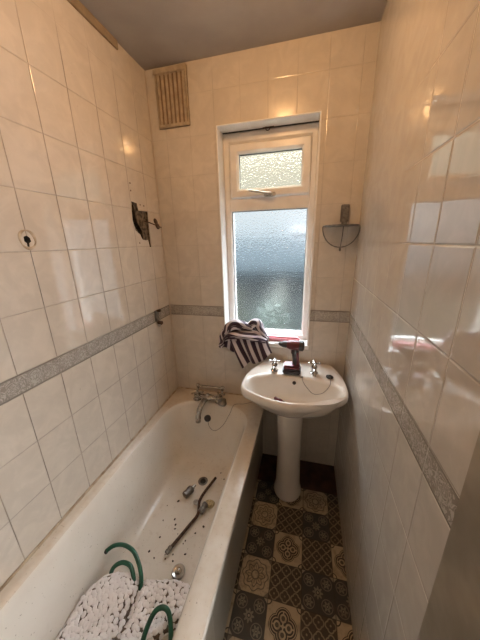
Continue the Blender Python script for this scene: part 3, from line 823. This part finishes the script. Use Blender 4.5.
# green hose
hp=[(.098,-.968,.232),(.130,-.946,.248),(.180,-.940,.262),(.238,-.952,.268),(.285,-.980,.258),(.318,-1.012,.236),(.330,-1.040,.205)]
h=thing('garden_hose',(.33,-1.04,.14),'dark green rubber hose looping out from under the white mat','hose')
bm=B(); tube(bm,hp,.0088,12,smooth_n=6); lp=obj('loop',bm,M['hose'],h)
bm=B(); lathe(bm,(.0975,-.9685,.2315),[(.0105,0),(.0115,.003),(.0105,.008)],(.8,.5,.4),12); obj('end_collar',bm,M['rubber'],lp,label='black end collar')
bm=B(); tube(bm,[(.168,-1.045,.175),(.180,-1.018,.236),(.215,-.998,.256),(.258,-1.000,.256),(.288,-1.022,.242),(.302,-1.045,.215)],.0088,12,smooth_n=6); obj('loop',bm,M['hose'],h)
bm=B(); tube(bm,[(.430,-1.240,.175),(.436,-1.205,.215),(.438,-1.150,.252),(.450,-1.108,.270),(.478,-1.092,.272),(.505,-1.102,.255),(.530,-1.150,.215),(.530,-1.21,.17),(.50,-1.27,.15)],.0088,12,smooth_n=6); obj('loop',bm,M['hose'],h)

# ------------------------------------------------------------------ outside the window
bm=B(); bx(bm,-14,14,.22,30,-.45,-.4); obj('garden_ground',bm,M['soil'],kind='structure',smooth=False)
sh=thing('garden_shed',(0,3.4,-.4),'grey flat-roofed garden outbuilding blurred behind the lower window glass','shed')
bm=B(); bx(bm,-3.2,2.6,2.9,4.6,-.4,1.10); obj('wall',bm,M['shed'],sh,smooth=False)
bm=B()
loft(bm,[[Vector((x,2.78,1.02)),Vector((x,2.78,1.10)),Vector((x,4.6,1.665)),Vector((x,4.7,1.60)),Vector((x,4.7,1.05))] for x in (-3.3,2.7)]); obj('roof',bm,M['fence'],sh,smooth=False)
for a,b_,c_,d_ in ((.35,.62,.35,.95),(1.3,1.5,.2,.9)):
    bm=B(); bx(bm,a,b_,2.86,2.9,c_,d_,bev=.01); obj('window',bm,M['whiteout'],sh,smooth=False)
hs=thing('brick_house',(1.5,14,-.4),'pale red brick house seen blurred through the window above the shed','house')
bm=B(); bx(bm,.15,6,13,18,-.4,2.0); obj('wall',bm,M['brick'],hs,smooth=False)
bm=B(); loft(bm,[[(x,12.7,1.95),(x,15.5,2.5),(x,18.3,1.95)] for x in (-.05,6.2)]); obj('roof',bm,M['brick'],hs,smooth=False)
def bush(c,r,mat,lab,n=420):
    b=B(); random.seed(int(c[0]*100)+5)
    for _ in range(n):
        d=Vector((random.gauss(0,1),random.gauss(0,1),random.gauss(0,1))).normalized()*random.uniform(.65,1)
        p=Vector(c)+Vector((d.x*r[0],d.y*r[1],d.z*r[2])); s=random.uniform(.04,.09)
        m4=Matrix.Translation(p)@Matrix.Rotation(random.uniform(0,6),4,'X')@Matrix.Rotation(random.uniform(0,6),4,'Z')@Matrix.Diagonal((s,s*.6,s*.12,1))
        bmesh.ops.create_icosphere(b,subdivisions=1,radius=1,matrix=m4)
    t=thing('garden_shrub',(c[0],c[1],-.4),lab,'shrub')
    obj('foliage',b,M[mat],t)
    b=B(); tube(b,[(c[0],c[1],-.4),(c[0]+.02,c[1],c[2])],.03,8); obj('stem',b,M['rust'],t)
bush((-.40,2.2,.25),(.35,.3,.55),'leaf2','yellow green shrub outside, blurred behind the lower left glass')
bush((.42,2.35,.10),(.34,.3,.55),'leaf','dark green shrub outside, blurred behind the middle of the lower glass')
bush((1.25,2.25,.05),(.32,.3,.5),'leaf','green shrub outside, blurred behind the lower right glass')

# ------------------------------------------------------------------ light
w=bpy.data.worlds.new('overcast_sky'); sc.world=w; w.use_nodes=True; nt=w.node_tree
bgn=nt.nodes['Background']; tc=nt.nodes.new('ShaderNodeTexCoord'); sep=nt.nodes.new('ShaderNodeSeparateXYZ')
nt.links.new(tc.outputs['Generated'],sep.inputs[0]); cr=nt.nodes.new('ShaderNodeValToRGB'); nt.links.new(sep.outputs[2],cr.inputs[0])
cr.color_ramp.elements[0].position=.0; cr.color_ramp.elements[0].color=(.72,.84,.92,1)
cr.color_ramp.elements[1].position=.14; cr.color_ramp.elements[1].color=(.86,.92,.93,1)
e=cr.color_ramp.elements.new(.22); e.color=(1,.97,.88,1)
e=cr.color_ramp.elements.new(.40); e.color=(1,.97,.90,1)
e=cr.color_ramp.elements.new(.55); e.color=(.84,.93,1,1)
nt.links.new(cr.outputs[0],bgn.inputs[0]); 
mr=nt.nodes.new('ShaderNodeMapRange'); mr.interpolation_type='SMOOTHSTEP'; nt.links.new(sep.outputs[2],mr.inputs[0])
mr.inputs[1].default_value=.36; mr.inputs[2].default_value=.80; mr.inputs[3].default_value=1.0; mr.inputs[4].default_value=58.0
nt.links.new(mr.outputs[0],bgn.inputs[1])
po=bpy.data.lights.new('window_portal','AREA'); po.shape='RECTANGLE'; po.size=.56; po.size_y=1.28; po.cycles.is_portal=True
p_=bpy.data.objects.new('window_portal',po); COL.objects.link(p_); p_.location=(.69,.215,1.57); p_.rotation_euler=(-PI/2,0,0)
li=bpy.data.lights.new('ceiling_bulb','POINT'); li.energy=11; li.color=(1.0,.55,.23); li.shadow_soft_size=.045
lo=bpy.data.objects.new('ceiling_bulb',li); COL.objects.link(lo); lo.location=(.72,-.76,2.44)

hl=bpy.data.lights.new('landing_fill_light','AREA'); hl.shape='RECTANGLE'; hl.size=.8; hl.size_y=1.5; hl.energy=56; hl.color=(.98,.99,1.0)  # added fill lamp, out of view, brightens left wall and tub; no window here
ho=bpy.data.objects.new('landing_fill_light',hl); COL.objects.link(ho); ho.location=(W+1.15,-1.75,1.35); ho.rotation_euler=(0,PI/2,0)
# ------------------------------------------------------------------ camera
cam=bpy.data.cameras.new('camera'); co=bpy.data.objects.new('camera',cam); COL.objects.link(co)
cam.sensor_fit='HORIZONTAL'; cam.sensor_width=36; cam.lens=256.84*36/480; cam.clip_start=.01
yaw,pit,rol=.255577,-.296058,-.024488
fw=Vector((-math.sin(yaw)*math.cos(pit),math.cos(yaw)*math.cos(pit),math.sin(pit))); rt=Vector((math.cos(yaw),math.sin(yaw),0)); up=rt.cross(fw)
r2=rt*math.cos(rol)+up*math.sin(rol); u2=-rt*math.sin(rol)+up*math.cos(rol)
m=Matrix((( r2.x,u2.x,-fw.x,.93808),(r2.y,u2.y,-fw.y,-1.60839),(r2.z,u2.z,-fw.z,1.59393),(0,0,0,1)))
co.matrix_world=m; sc.camera=co
vs=sc.view_settings; sc.display_settings.display_device='sRGB'; vs.view_transform='Standard'; vs.look='None'; vs.gamma=1; vs.use_curve_mapping=False; vs.exposure=0.0
